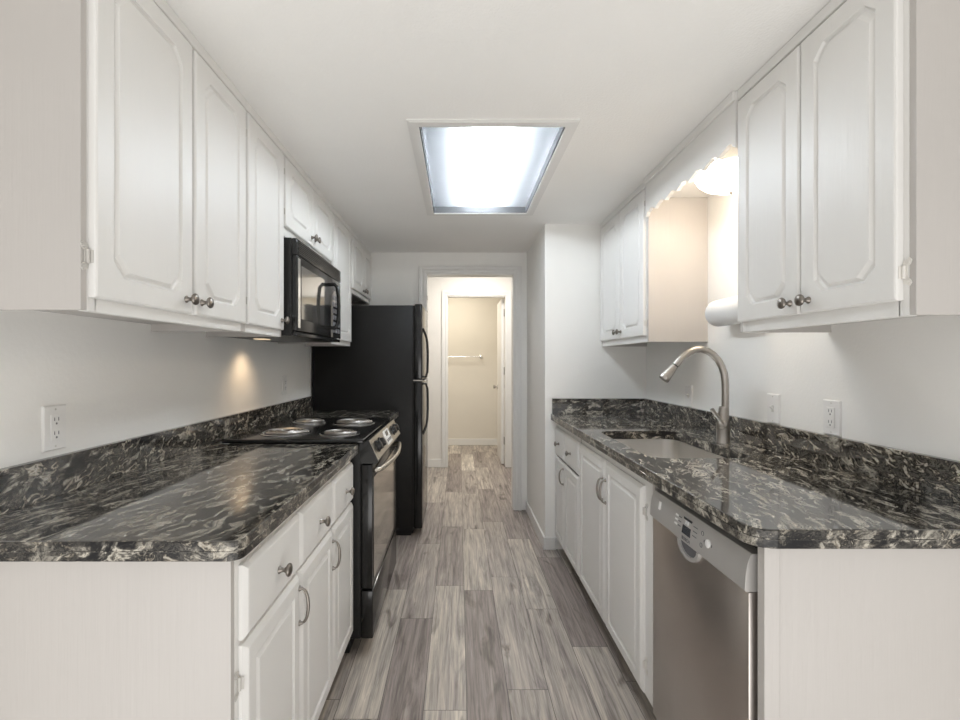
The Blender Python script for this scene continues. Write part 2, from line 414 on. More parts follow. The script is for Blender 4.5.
MB().box(ox0+T, ox1-T, oy0+T, oy1-T, CZ+0.030, CZ+0.0315).build('diffuser', M_LENS, lb)
for x in (0.085, 0.185):
    MB().cyl((x, oy0+0.03, CZ+0.064), (x, oy1-0.03, CZ+0.064), 0.019, n=16).build('fluorescent_tube', M_TUBE, lb, 40)

# ------------------------------------------------------------------ cabinet pieces
def oct_loop(y0, y1, z0, z1, ins, ch, x):
    y0 += ins; y1 -= ins; z0 += ins; z1 -= ins; c = ch
    pts = [(y0+c, z0), (y1-c, z0), (y1, z0+c), (y1, z1-c), (y1-c, z1), (y0+c, z1), (y0, z1-c), (y0, z0+c)]
    return [(x, y, z) for y, z in pts]
def panel(xf, s, y0, y1, z0, z1, levels):
    return MB().loft([oct_loop(y0, y1, z0, z1, i, c, xf + s*d) for i, d, c in levels])
E = 0.0006
UP = [(0,-0.017,E), (0,-0.005,E), (0.0015,-0.002,E), (0.005,0,E), (0.050,0,0.030), (0.053,-0.0065,0.031), (0.0570,-0.0085,0.032),
      (0.061,-0.0065,0.033), (0.066,0,0.035), (0.070,0.0004,0.036)]
LO = [(0,-0.017,E), (0,-0.010,E), (0.010,-0.0015,E), (0.013,0,E), (0.046,0,E), (0.048,-0.008,E), (0.053,-0.0095,E), (0.066,-0.001,E), (0.070,-0.0005,E)]
DR = [(0,-0.017,E), (0,-0.009,E), (0.009,-0.0015,E), (0.013,0,E), (0.016,0,E)]
def knob(xf, s, y, z, parent):
    return MB().lathe((xf, y, z), (s,0,0), [(0,0.0095),(0.002,0.0095),(0.005,0.0065),(0.012,0.0050),(0.017,0.0075),(0.021,0.0145),(0.0245,0.0160),(0.028,0.0145),(0.031,0.0075),(0.032,0.001)], 20).build('knob', M_PEWTER, parent, 50)
def pull(xf, s, y, z0, z1, parent):
    n = 14; pts = []; rs = []
    for k in range(n+1):
        a = PI*k/n
        pts.append((xf + s*(0.004+0.021*math.sin(a)**0.8), y, z0+(z1-z0)*(0.5-0.5*math.cos(a))))
        rs.append(0.0030 + 0.0018*math.sin(a))
    mb = MB().tube(pts, rs, 10)
    for z in (z0, z1): mb.lathe((xf, y, z), (s,0,0), [(0,0.008),(0.002,0.008),(0.006,0.005),(0.010,0.004)], 14)
    return mb.build('handle', M_PEWTER, parent, 50)
def hinge(xf, s, y, z, side, parent):
    """exposed painted hinge; side = +1 when the frame lies at greater y than the door edge"""
    fr = xf - s*0.017
    lobes = [(0.001,-0.024),(0.008,-0.027),(0.015,-0.030),(0.020,-0.024),(0.017,-0.016),(0.011,-0.012),(0.0105,0.0),(0.011,0.012),(0.017,0.016),(0.020,0.024),(0.015,0.030),(0.008,0.027),(0.001,0.024)]
    mb = MB().prism(lobes, lambda p: (fr+s*0.0001, y+side*p[0], z+p[1]), lambda p: (fr+s*0.0018, y+side*p[0], z+p[1]))
    mb.cyl((fr+s*0.004, y+side*0.0045, z-0.014), (fr+s*0.004, y+side*0.0045, z+0.014), 0.0036, n=10)
    mb.box(fr+s*0.001, xf-s*0.005, y+side*0.0002, y+side*0.0018, z-0.013, z+0.013, 0.0004, 1)
    for dz in (-0.02, 0.02): mb.lathe((fr+s*0.0022, y+side*0.013, z+dz), (s,0,0), [(0,0.0035),(0.001,0.0033),(0.0018,0.001)], 8)
    return mb.build('hinge', M_HINGE, parent, 40)
def door(root, xf, s, y0, y1, z0, z1, levels, knob_y=None, knob_z=None, hinge_at=None, pull_z=None, pull_y=None, hz=None):
    d = panel(xf, s, y0, y1, z0, z1, levels).build('door', M_CAB, root)
    if knob_y is not None: knob(xf, s, knob_y, knob_z, d)
    if pull_z: pull(xf, s, pull_y, pull_z[0], pull_z[1], d)
    if hinge_at is not None:
        yh = y1 if hinge_at > 0 else y0
        for z in (hz or (z0+0.075, z1-0.075)): hinge(xf, s, yh, z, hinge_at, d)
    return d

def upper(label, s, xw, xf, y0, y1, z0, doors, group='white upper wall cabinets', top=CZ-0.001):
    """s = direction the doors face; xf = door face; the frame sits 17 mm behind it"""
    fr = xf - s*0.0175
    root = thing('wall_cabinet', label, 'cabinet', ((xw+fr)/2, (y0+y1)/2, z0), group)
    xb = fr - s*0.018
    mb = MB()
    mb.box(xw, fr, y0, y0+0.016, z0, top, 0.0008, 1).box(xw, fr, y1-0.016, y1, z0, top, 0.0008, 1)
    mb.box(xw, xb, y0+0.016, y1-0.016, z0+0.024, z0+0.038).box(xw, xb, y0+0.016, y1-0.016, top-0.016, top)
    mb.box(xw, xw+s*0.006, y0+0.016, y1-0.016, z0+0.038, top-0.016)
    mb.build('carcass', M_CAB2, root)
    mb = MB().box(xb, fr, y0+0.0162, y0+0.040, z0-0.001, top, 0.001, 1).box(xb, fr, y1-0.040, y1-0.0162, z0-0.001, top, 0.001, 1)
    mb.box(xb, fr, y0+0.036, y1-0.036, z0-0.001, z0+0.040, 0.001, 1).box(xb, fr, y0+0.036, y1-0.036, top-0.052, top, 0.001, 1)
    for (a, b_) in zip(doors, doors[1:]):
        m_ = (a['y'][1]+b_['y'][0])/2
        mb.box(xb, fr-s*0.0005, m_-0.02, m_+0.02, z0+0.040, top-0.052)
    mb.build('face_frame', M_CAB, root)
    MB().box(fr, fr+s*0.010, y0-0.001, y1, CZ-0.034, CZ-0.001, 0.002, 1).build('top_trim', M_TRIM, root)
    for d in doors:
        door(root, xf, s, d['y'][0], d['y'][1], d['z'][0], d['z'][1], UP, d.get('k'), d.get('kz'), d.get('h'), hz=d.get('hz'))
    return root
XLU = -0.733; XRU = 0.930
ZD = (1.393, 2.131)
upper('large white double-door upper cabinet at near end of left wall', 1, XL, XLU, 0.948, 1.660, 1.366,
      [dict(y=(0.966,1.318), z=ZD, k=1.285, kz=1.430, h=-1, hz=(1.475, 2.06)), dict(y=(1.332,1.648), z=ZD, k=1.362, kz=1.430, h=1, hz=(1.475, 2.06))])
upper('narrow white single-door upper cabinet just before the black microwave', 1, XL, XLU, 1.6605, 2.018, 1.366,
      [dict(y=(1.668,2.004), z=ZD, k=1.975, kz=1.432, h=-1, hz=(1.475, 2.06))])
upper('short white double-door upper cabinet directly above the black microwave', 1, XL, XLU, 2.0185, 2.796, 1.802,
      [dict(y=(2.030,2.402), z=(1.838,2.131), k=2.378, kz=1.878, h=-1, hz=(1.90,2.07)), dict(y=(2.410,2.778), z=(1.838,2.131), k=2.432, kz=1.878)])
upper('narrow white upper cabinet between the black microwave and refrigerator', 1, XL, XLU, 2.7965, 3.300, 1.366,
      [dict(y=(2.812,3.262), z=ZD, h=1, hz=(1.475,2.06))])
upper('short white double-door upper cabinet above the black refrigerator', 1, XL, XLU, 3.3005, 4.018, 1.742,
      [dict(y=(3.318,3.680), z=(1.772,2.131), k=3.655, kz=1.800), dict(y=(3.690,4.004), z=(1.772,2.131), k=3.715, kz=1.800)])
upper('large white double-door upper cabinet at near end of right wall', -1, XR, XRU, 0.990, 1.612, 1.36,
      [dict(y=(1.018,1.304), z=ZD, k=1.272, kz=1.426, h=-1, hz=(1.452, 2.06)), dict(y=(1.311,1.600), z=ZD, k=1.343, kz=1.426)])
upper('white double-door upper cabinet in far corner beyond the faucet', -1, XR, XRU, 2.390, YP-0.002, 1.36,
      [dict(y=(2.415,2.770), z=ZD, k=2.745, kz=1.432, h=-1, hz=(1.455, 2.06)), dict(y=(2.782,3.150), z=ZD, k=2.807, kz=1.432)])

# soffit over the sink, scalloped valance
struct('trim_6', MB().box(0.949, XR, 1.6125, 2.3895, 2.082, CZ-0.0005), M_TRIM)
poly = [(1.6125, CZ-0.001)]
ya, yb = 1.6125, 2.3895
n = 96; sc = 6.5
prof = []
for k in range(n+1):
    y = ya + (yb-ya)*k/n
    ph = (y-ya)/(yb-ya)*7.0
    f = ph % 1.0
    z = 1.992 + 0.020*abs(math.sin(PI*f))**0.6 - (0.006 if f > 0.5 else 0)
    e = min(y-ya, yb-y)
    if e < 0.02: z -= 0.010
    prof.append((y, z))
poly = prof + [(yb, CZ-0.001), (ya, CZ-0.001)]
mb = MB()
va = [mb.bm.verts.new((0.9325, y, z)) for y, z in poly]; vb = [mb.bm.verts.new((0.9485, y, z)) for y, z in poly]
tris = tessellate_polygon([[Vector((y, z, 0)) for y, z in poly]])
for t3 in tris:
    mb.bm.faces.new([va[i] for i in t3]); mb.bm.faces.new([vb[i] for i in reversed(t3)])
for i in range(len(poly)):
    j = (i+1) % len(poly); mb.bm.faces.new((va[i], va[j], vb[j], vb[i]))
vl = mb.build('valance', M_TRIM)
tag(vl, 'white scalloped valance board bridging the two right upper cabinets', 'valance')
tv = MB().box(0.922, 0.9325, 1.6125, 2.3895, CZ-0.034, CZ-0.001, 0.002, 1).build('top_trim', M_TRIM, vl)

# dome lamp
dl = thing('dome_ceiling_light', 'lit round glass dome light behind the scalloped valance above sink', 'ceiling light', (1.10, 1.93, 2.082))
MB().lathe((1.10, 1.93, 2.0815), (0,0,-1), [(0,0.143),(0.012,0.146),(0.046,0.150),(0.050,0.146),(0.050,0.128)], 48).build('base_ring', M_TRIM, dl, 40)
MB().lathe((1.10, 1.93, 2.0315), (0,0,-1), [(0.0,0.136),(0.018,0.134),(0.04,0.122),(0.060,0.098),(0.075,0.062),(0.082,0.022),(0.083,0.002)], 48).build('glass_dome', M_DOME, dl, 60)
MB().lathe((1.10, 1.93, 1.9490), (0,0,-1), [(0,0.008),(0.004,0.009),(0.010,0.005),(0.012,0.001)], 16).build('finial', M_NICKEL, dl, 60)

# paper towel roll on the wall
pt = thing('paper_towel_holder', 'white paper towel roll mounted on wall right of faucet', 'paper towel holder', (1.19, 2.07, 1.48))
MB().lathe((1.19, 1.94, 1.482), (0,1,0), [(0,0.020),(0,0.058),(0.003,0.060),(0.257,0.060),(0.26,0.058),(0.26,0.020)], 40).build('paper_roll', M_PAPER, pt, 50)
for y0 in (1.925, 2.204):
    mb = MB().prism([(XR-0.0005, 1.452), (XR-0.0005, 1.512), (1.19, 1.505), (1.172, 1.482), (1.19, 1.459)], lambda p: (p[0], y0, p[1]), lambda p: (p[0], y0+0.009, p[1]))
    mb.build('bracket', M_PLATE, pt)

# ------------------------------------------------------------------ base cabinets
def base_cab(label, s, xw, xf, y0, y1, drawers, doors, end_panel=False, stiles=(), ns=0.036):
    fr = xf - s*0.0175; xb = fr - s*0.019
    root = thing('base_cabinet', label, 'cabinet', ((xw+fr)/2, (y0+y1)/2, FZ), 'white base cabinets')
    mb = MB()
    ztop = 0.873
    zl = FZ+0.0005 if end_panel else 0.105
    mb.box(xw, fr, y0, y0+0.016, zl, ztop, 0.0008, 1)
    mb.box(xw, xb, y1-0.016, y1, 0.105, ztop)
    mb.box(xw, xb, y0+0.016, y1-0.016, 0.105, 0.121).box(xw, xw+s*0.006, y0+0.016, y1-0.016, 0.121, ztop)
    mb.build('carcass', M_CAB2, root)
    MB().box(xb-s*0.055, xb-s*0.067, y0+0.016, y1, FZ+0.0005, 0.104).build('toe_kick', M_DARK, root)
    mb = MB().box(xb, fr, y0+0.0162, y0+ns, zl, ztop, 0.001, 1).box(xb, fr, y1-0.03, y1, 0.105, ztop, 0.001, 1)
    mb.box(xb, fr, y0+ns, y1-0.03, 0.105, 0.145).box(xb, fr, y0+ns, y1-0.03, ztop-0.045, ztop)
    if drawers: mb.box(xb, fr, y0+ns, y1-0.03, 0.655, 0.70)
    for ym in stiles: mb.box(xb, fr-s*0.0004, ym-0.02, ym+0.02, 0.145, ztop-0.045)
    mb.build('face_frame', M_CAB, root)
    for (a, b_, z0, z1, ky, kz) in drawers:
        d = panel(xf, s, a, b_, z0, z1, DR).build('drawer', M_CAB, root)
        knob(xf, s, ky, kz, d)
    for kw in doors: door(root, xf, s, **kw)
    return root
XLB, XRB = -0.4385, 0.630
base_cab('white three-door base cabinet with drawers on left, before the stove', 1, XL, XLB, 0.955, 2.005,
    [(0.987,1.323,0.686,0.842,1.165,0.755), (1.335,1.669,0.686,0.842,1.512,0.757), (1.682,1.992,0.686,0.842,1.860,0.757)],
    [dict(y0=0.987, y1=1.323, z0=0.135, z1=0.676, levels=LO, hinge_at=-1, hz=(0.20, 0.60), pull_z=(0.545, 0.640), pull_y=1.312),
     dict(y0=1.335, y1=1.669, z0=0.135, z1=0.676, levels=LO, pull_z=(0.545, 0.640), pull_y=1.658),
     dict(y0=1.682, y1=1.992, z0=0.135, z1=0.676, levels=LO)], True, (1.329, 1.675))
base_cab('white base cabinet hidden between stove and black refrigerator', 1, XL, XLB-0.02, 2.815, 3.385,
    [(2.83,3.095,0.686,0.842,2.96,0.757), (3.105,3.37,0.686,0.842,3.24,0.757)],
    [dict(y0=2.83, y1=3.095, z0=0.135, z1=0.676, levels=LO), dict(y0=3.105, y1=3.37, z0=0.135, z1=0.676, levels=LO)], False, (3.10,))
base_cab('white double-door sink base cabinet without drawers, beside the dishwasher', -1, XR, XRB, 1.582, 2.522, [],
    [dict(y0=1.655, y1=2.065, z0=0.115, z1=0.832, levels=LO, pull_z=(0.655, 0.752), pull_y=2.052, hinge_at=-1, hz=(0.215, 0.745)),
     dict(y0=2.082, y1=2.508, z0=0.115, z1=0.832, levels=LO, pull_z=(0.655, 0.752), pull_y=2.096)], False, (2.073,), 0.082)
base_cab('white base cabinet with two drawers in the far right corner', -1, XR, XRB, 2.524, YP-0.003,
    [(2.535,2.862,0.655,0.832,2.700,0.742), (2.872,3.150,0.655,0.832,3.010,0.742)],
    [dict(y0=2.535, y1=2.862, z0=0.115, z1=0.643, levels=LO),
     dict(y0=2.872, y1=3.150, z0=0.115, z1=0.643, levels=LO, pull_z=(0.520, 0.612), pull_y=2.884)], False, (2.867,))
ep = thing('cabinet_end_panel', 'white end panel closing the near end of the right counter', 'panel', (0.94, 1.02, FZ))
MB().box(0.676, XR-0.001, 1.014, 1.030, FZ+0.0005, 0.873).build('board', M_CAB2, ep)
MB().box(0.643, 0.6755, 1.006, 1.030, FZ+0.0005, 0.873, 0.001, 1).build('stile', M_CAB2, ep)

# ------------------------------------------------------------------ counters
Z0, Z1 = 0.874, 0.914
def slab(name, outline_fn, hole, label, mat=M_GRT):
    """outline_fn(inset) gives the outer polygon; hole is a list of points or None"""
    mb = MB(); bm = mb.bm
    zz = [(Z0, 0.0015), (Z0+0.0015, 0), (Z0+0.019, 0), (Z0+0.020, 0.0012), (Z0+0.021, 0), (Z1-0.004, 0), (Z1-0.0012, 0.0012), (Z1, 0.004)]
    rows = [[bm.verts.new((x, y, z)) for x, y in outline_fn(i)] for z, i in zz]
    n = len(rows[0])
    for a, b in zip(rows, rows[1:]):
        for i in range(n): bm.faces.new((a[i], a[(i+1)%n], b[(i+1)%n], b[i]))
    for top, row in ((True, rows[-1]), (False, rows[0])):
        if hole:
            z = Z1 if top else Z0
            h = [bm.verts.new((x, y, z)) for x, y in hole]
            if top: ht = h
            else: hb = h
            allv = row + h
            tris = tessellate_polygon([[v.co for v in row], [v.co for v in h]])
            for t3 in tris:
                try: bm.faces.new([allv[i] for i in t3])
                except ValueError: pass
        else: bm.faces.new(row)
    if hole:
        m_ = len(hole)
        for i in range(m_): bm.faces.new((ht[i], ht[(i+1)%m_], hb[(i+1)%m_], hb[i]))
    o = mb.build(name, mat, None)
    o.data.materials.append(M_GRX)
    for p in o.data.polygons:
        if abs(p.normal.z) < 0.6: p.material_index = 1
    return tag(o, label, 'countertop', 'granite countertops')
e_ = 0.0005
slab('countertop', lambda i: rrect(XL+0.001, -0.425, 0.927, 2.018, (e_, 0.028, 0.006, e_), i), None,
     'black and cream granite countertop on left, in front of the stove')
slab('countertop', lambda i: rrect(XL+0.001, -0.425, 2.812, 3.395, (e_, 0.006, 0.028, e_), i), None,
     'short black granite counter strip between stove and refrigerator')
SX0, SX1, SY0, SY1 = 0.693, 1.075, 1.72, 2.39
hole = rrect(SX0, SX1, SY0, SY1, (0.07,)*4, 0, 8)
slab('countertop', lambda i: rrect(0.610, XR-0.001, 0.990, YP-0.001, (0.05, e_, e_, e_), i), hole,
     'long black and cream granite countertop on right holding the sink')
def splash(x0, x1, y0, y1, mat, label, z=1.0155):
    o = MB().box(x0, x1, y0, y1, Z1+0.0004, z, 0.0012, 1).build('backsplash', mat)
    return tag(o, label, 'backsplash', 'granite backsplashes')
splash(XL+0.0005, XL+0.0205, 0.927, 3.395, M_GRB, 'low granite backsplash strip along the left wall')
splash(XR-0.0205, XR-0.0005, 0.990, YP-0.0215, M_GRB, 'low granite backsplash strip along the right wall behind faucet')
splash(0.617, XR-0.0005, YP-0.021, YP-0.0005, M_GRE, 'low granite backsplash at the far end of right counter')

# sink
sk = thing('sink', 'stainless steel undermount sink bowl in right granite counter', 'sink', (0.89, 2.055, 0.70))
mb = MB()
loops = []
for z, i, r in ((Z0-0.0010, -0.018, 0.08), (Z0-0.0010, 0.003, 0.067), (Z0-0.012, 0.004, 0.066), (0.73, 0.010, 0.062), (0.715, 0.014, 0.060), (0.703, 0.028, 0.05), (0.700, 0.05, 0.04), (0.697, 0.14, 0.02)):
    loops.append([(x, y, z) for x, y in rrect(SX0+i, SX1-i, SY0+i, SY1-i, (r,)*4, 0, 8)])
mb.loft(loops, cap0=False, cap1=True)
mb.build('bowl', M_STEEL, sk, 50)
MB().lathe((0.89, 2.055, 0.698), (0,0,1), [(0,0.045),(0.002,0.044),(0.003,0.036),(0.0005,0.028),(0.0005,0.001)], 28).build('drain', M_CHROME, sk, 40)

# faucet
fc = thing('faucet', 'tall brushed nickel gooseneck faucet with pull-down spray head', 'faucet', (1.127, 2.04, Z1))
fx, fy = 1.127, 2.04
MB().lathe((fx, fy, Z1+0.0003), (0,0,1), [(0,0.028),(0.004,0.028),(0.008,0.0255),(0.05,0.0265),(0.085,0.0255),(0.115,0.0205),(0.145,0.0170),(0.155,0.0150)], 28).build('body', M_NICKEL, fc, 40)
pts = []
uv = [(785,400),(785,330),(785,270),(784,220),(780,185),(770,155),(755,128),(735,106),(710,89),(682,81),(655,84),(630,96),(608,112),(590,130),(574,149)]
prof_ = [(0.0 + (540+a/4.236-459)*2.04/478, 1.264-(330+b_/4.236-361)*2.04/478) for a, b_ in uv]      # side profile of the neck in metres
pts = [(x, fy, z) for x, z in prof_]
MB().tube(pts, 0.0145, 16).build('neck', M_NICKEL, fc, 60)
pe = Vector(pts[-1]); dr = (Vector(pts[-1])-Vector(pts[-2])).normalized()
MB().lathe(pe-dr*0.001, dr, [(0,0.0125),(0.007,0.0125)], 20).build('collar', M_BLACKM, fc, 40)
MB().lathe(pe+dr*0.006, dr, [(0,0.0145),(0.006,0.0150),(0.03,0.0175),(0.06,0.0215),(0.070,0.0225),(0.074,0.0210),(0.074,0.015),(0.072,0.001)], 28).build('spray_head', M_NICKEL, fc, 40)
mb = MB().lathe((fx, fy, 0.992), (-0.45,-0.75,0.1), [(0,0.018),(0.022,0.020),(0.034,0.0185),(0.038,0.014),(0.040,0.002)], 24)
mb.tube([(fx-0.014, fy-0.028, 0.998), (fx-0.030, fy-0.030, 1.016), (fx-0.050, fy-0.030, 1.042), (fx-0.064, fy-0.028, 1.062)], [0.0085, 0.0065, 0.0075, 0.0085], 12)
mb.build('lever', M_NICKEL, fc, 50)

# ------------------------------------------------------------------ dishwasher
dw = thing('dishwasher', 'stainless steel dishwasher under the right counter near end', 'dishwasher', (0.93, 1.31, FZ))
Y0, Y1 = 1.046, 1.562
MB().box(0.672, 1.20, Y0+0.004, Y1-0.004, 0.10, 0.862).box(0.70, 1.20, Y0+0.004, Y1-0.004, FZ+0.0005, 0.10).build('tub', M_DARK, dw)
mb = MB().box(0.634, 0.6715, Y0, Y1, 0.115, 0.757, 0.0015, 2); mb.build('door', M_DW, dw, 40)
prof = [(0.6715,0.759), (0.628,0.759), (0.6245,0.763), (0.6265,0.795), (0.631,0.822), (0.637,0.838), (0.641,0.842), (0.6715,0.842)]
cp = MB().prism(prof, lambda p: (p[0], Y0-0.001, p[1]), lambda p: (p[0], Y1+0.001, p[1])).build('control_panel', M_DWP, dw, 25)
def on_panel(z):      # panel surface x at height z
    for (x0, z0), (x1, z1) in zip(prof[2:], prof[3:]):
        if z0 <= z <= z1: return x0+(x1-x0)*(z-z0)/(z1-z0)
    return 0.63
def lay(y0, y1, z0, z1, t=0.001):       # slab laid on the panel face; 4 corners follow the slope
    mb = MB()
    a, b = on_panel(z0), on_panel(z1)
    mb.loft([[(a+0.001, y0, z0), (a+0.001, y1, z0), (b+0.001, y1, z1), (b+0.001, y0, z1)], [(a-t, y0, z0), (a-t, y1, z0), (b-t, y1, z1), (b-t, y0, z1)]])
    return mb
disp = lay(1.295, 1.342, 0.784, 0.828, 0.0012).build('display', M_LCD, cp)
for i, (yy, zz, hh) in enumerate(((1.310, 0.812, 0.010), (1.322, 0.812, 0.010))):
    lay(yy, yy+0.006, zz, zz+hh, 0.0016).build('display_digit', M_WPRINT, disp)
for z in (0.794, 0.806, 0.818):
    lay(1.372, 1.388, z, z+0.0045, 0.0015).build('button', M_PLATE, cp)
    lay(1.352, 1.368, z+0.001, z+0.0035, 0.0007).build('printed_mark', M_INK, cp)
    lay(1.262, 1.284, z+0.001, z+0.003, 0.0007).build('printed_mark', M_INK, cp)
lay(1.490, 1.502, 0.800, 0.824, 0.0016).build('power_button', M_PLATE, cp)
for y, z in ((1.236, 0.818), (1.236, 0.788)):
    MB().torus((on_panel(z)-0.0003, y, z), (-1,0,0.05), 0.0055, 0.0008, 20, 6).build('button', M_INK, cp)
MB().lathe((on_panel(0.803), 1.205, 0.803), (-1,0,0.08), [(-0.001,0.0105),(0.002,0.0105),(0.003,0.009),(0.003,0.001)], 24).build('start_button', M_PLATE, cp, 40)
for y in (1.186, 1.222): lay(y, y+0.003, 0.80, 0.806, 0.0007).build('printed_mark', M_INK, cp)
def text(body, size, loc, rot, mat, parent, name='lettering', ext=0.0004):
    cu = bpy.data.curves.new('txt', 'FONT'); cu.body = body; cu.size = size; cu.extrude = ext
    cu.align_x = 'CENTER'; cu.align_y = 'CENTER'
    to = bpy.data.objects.new('txt', cu); C.objects.link(to)
    bpy.context.view_layer.update()
    me = bpy.data.meshes.new_from_object(to.evaluated_get(bpy.context.evaluated_depsgraph_get()))
    bpy.data.objects.remove(to); me.materials.clear(); me.materials.append(mat)
    mw = Matrix.Translation(loc) @ rot
    me.transform(mw)
    o = bpy.data.objects.new(name, me); C.objects.link(o)
    o.parent = parent; r_ = parent
    while r_.parent: r_ = r_.parent
    o.matrix_parent_inverse = WM[r_.name].inverted() if parent is r_ else Matrix()
    return o
# text facing -X, reading along -Y (towards the camera)
ROTT = Matrix(((0,0,-1,0),(-1,0,0,0),(0,1,0,0),(0,0,0,1)))
text('BOSCH', 0.014, (on_panel(0.771)-0.0004, 1.318, 0.771), ROTT, M_INK, cp)
# scooped pocket grip below the panel
yc = 1.312; mb = MB()
arc = [(yc+0.062*math.cos(PI+PI*k/20), 0.759+0.040*math.sin(PI+PI*k/20)) for k in range(21)]
arc2 = [(yc+0.050*math.cos(PI+PI*k/20), 0.759+0.030*math.sin(PI+PI*k/20)) for k in range(21)]
ringp = arc + arc2[::-1]
def strip(mb, A, B, xa, xb):
    m_ = len(A)
    VA = [mb.bm.verts.new((xa, y, z)) for y, z in A]; VB = [mb.bm.verts.new((xb, y, z)) for y, z in B]
    for i in range(m_-1): mb.bm.faces.new((VA[i], VA[i+1], VB[i+1], VB[i]))
    return VA, VB
n_ = len(arc)
o1 = [mb.bm.verts.new((0.6345, y, z)) for y, z in arc]; o2 = [mb.bm.verts.new((0.626, y, z)) for y, z in arc]
i1 = [mb.bm.verts.new((0.6345, y, z)) for y, z in arc2]; i2 = [mb.bm.verts.new((0.626, y, z)) for y, z in arc2]
for i in range(n_-1):
    for A, B in ((o1, o2), (o2, i2), (i2, i1), (i1, o1)): mb.bm.faces.new((A[i], A[i+1], B[i+1], B[i]))
for k in (0, n_-1): mb.bm.faces.new((o1[k], o2[k], i2[k], i1[k]))
hd = mb.build('pocket_handle', M_DWP, cp, 40)
mb = MB(); mb.loft([[(0.6338, y, z) for y, z in arc2], [(0.6325, y, z) for y, z in arc2]])
mb.build('recess', M_INK, hd)

# ------------------------------------------------------------------ range
rg = thing('electric_range', 'black slide-in electric range with four coil burners', 'stove', (-0.70, 2.415, FZ))
Y0, Y1 = 2.028, 2.800
MB().box(-1.00, -0.418, Y0, Y1, 0.085, 0.905, 0.003, 1).box(-1.0, -0.47, Y0+0.02, Y1-0.02, FZ+0.0005, 0.085).build('body', M_BLACKM, rg)
mb = MB().box(-1.005, -0.405, Y0-0.008, Y1+0.008, 0.9150, 0.932, 0.005, 3)
ct = mb.build('cooktop', M_BLACK, rg, 40)
# sloping control panel
prof = [(-0.46,0.9145), (-0.404,0.9145), (-0.392,0.928), (-0.384,0.926), (-0.343,0.838), (-0.350,0.828), (-0.46,0.828)]
cpn = MB().prism(prof, lambda p: (p[0], Y0+0.001, p[1]), lambda p: (p[0], Y1-0.001, p[1])).build('control_panel', M_BLACK, rg)
A, B = Vector((-0.3845, 0, 0.924)), Vector((-0.3445, 0, 0.841)); nrm = Vector((B.z-A.z, 0, -(B.x-A.x))) * -1; nrm.normalize()
if nrm.x < 0: nrm = -nrm
def slope(u, y, d): return (A + (B-A)*u + nrm*d) + Vector((0, y, 0))
def pl(y0, y1, u0, u1, d0, d1):
    return MB().loft([[slope(u0,y0,d0), slope(u0,y1,d0), slope(u1,y1,d0), slope(u1,y0,d0)], [slope(u0,y0,d1), slope(u0,y1,d1), slope(u1,y1,d1), slope(u1,y0,d1)]])
fsc = pl(Y0+0.012, Y1-0.012, 0.02, 0.98, -0.001, 0.0025).build('fascia', M_SILVER, cpn)
for y in (2.125, 2.215, 2.605, 2.700):
    mb = MB().lathe(slope(0.48, y, 0.0025), nrm, [(0,0.027),(0.004,0.027),(0.006,0.022),(0.020,0.019),(0.022,0.016),(0.022,0.001)], 24)
    kb = mb.build('burner_knob', M_BLACKM, cpn, 40)
clk = pl(2.345, 2.490, 0.12, 0.88, 0.0025, 0.006).build('clock_panel', M_PLATE, cpn)
pl(2.385, 2.450, 0.2, 0.45, 0.006, 0.0068).build('clock_display', M_LCD, clk)
for k in range(4): pl(2.362+0.031*k, 2.38+0.031*k, 0.6, 0.74, 0.006, 0.0072).build('button', M_INK, clk)
# burners
for (x, y, r) in ((-0.80, 2.205, 0.108), (-0.543, 2.178, 0.086), (-0.565, 2.575, 0.108), (-0.815, 2.605, 0.086)):
    bn = MB().lathe((x, y, 0.9318), (0,0,1), [(0,r+0.004),(0.0035,r+0.004),(0.0055,r-0.002),(0.0040,r-0.010),(0.0012,r-0.013),(0.0010,0.001)], 48).build('drip_bowl', M_CHROME, rg, 50)
    MB().lathe((x, y, 0.9330), (0,0,1), [(0,r-0.0145),(0.0006,r-0.015),(0.0006,0.001)], 40).build('bowl_liner', M_BLACKM, bn)
    turns = 5 if r > 0.1 else 4; pts = []
    rr1 = r-0.014; rr0 = 0.020
    for k in range(turns*30+1):
        a = 2*PI*k/30; q = rr0+(rr1-rr0)*k/(turns*30)
        pts.append((x+q*math.cos(a), y+q*math.sin(a), 0.9415))
    MB().tube(pts, 0.0042, 6).build('coil', M_COIL, bn, 60)
    mb = MB()
    for k in range(3):
        a = 2*PI*k/3+0.5
        mb.tube([(x, y, 0.9358), (x+(r-0.006)*math.cos(a), y+(r-0.006)*math.sin(a), 0.9358)], 0.0018, 6)
    mb.build('coil_support', M_CHROME, bn)
# oven door, window, handle, drawer
od = MB().box(-0.4175, -0.368, Y0+0.004, Y1-0.004, 0.295, 0.822, 0.005, 2).build('oven_door', M_BLACK, rg, 40)
MB().box(-0.3678, -0.3655, Y0+0.03, Y1-0.03, 0.33, 0.765, 0.001, 1).build('oven_window', M_MIRR, od)
pts = [(-0.367, Y0+0.055, 0.790), (-0.348, Y0+0.060, 0.791)]
for k in range(13):
    f = k/12; pts.append((-0.342+0.026*math.sin(PI*f), Y0+0.065+(Y1-Y0-0.13)*f, 0.792))
pts += [(-0.348, Y1-0.060, 0.791), (-0.367, Y1-0.055, 0.790)]
MB().tube(pts, 0.0115, 12).build('oven_handle', M_SILVER, od, 60)
MB().box(-0.4175, -0.366, Y0+0.004, Y1-0.004, 0.082, 0.286, 0.006, 2).build('storage_drawer', M_BLACK, rg, 40)

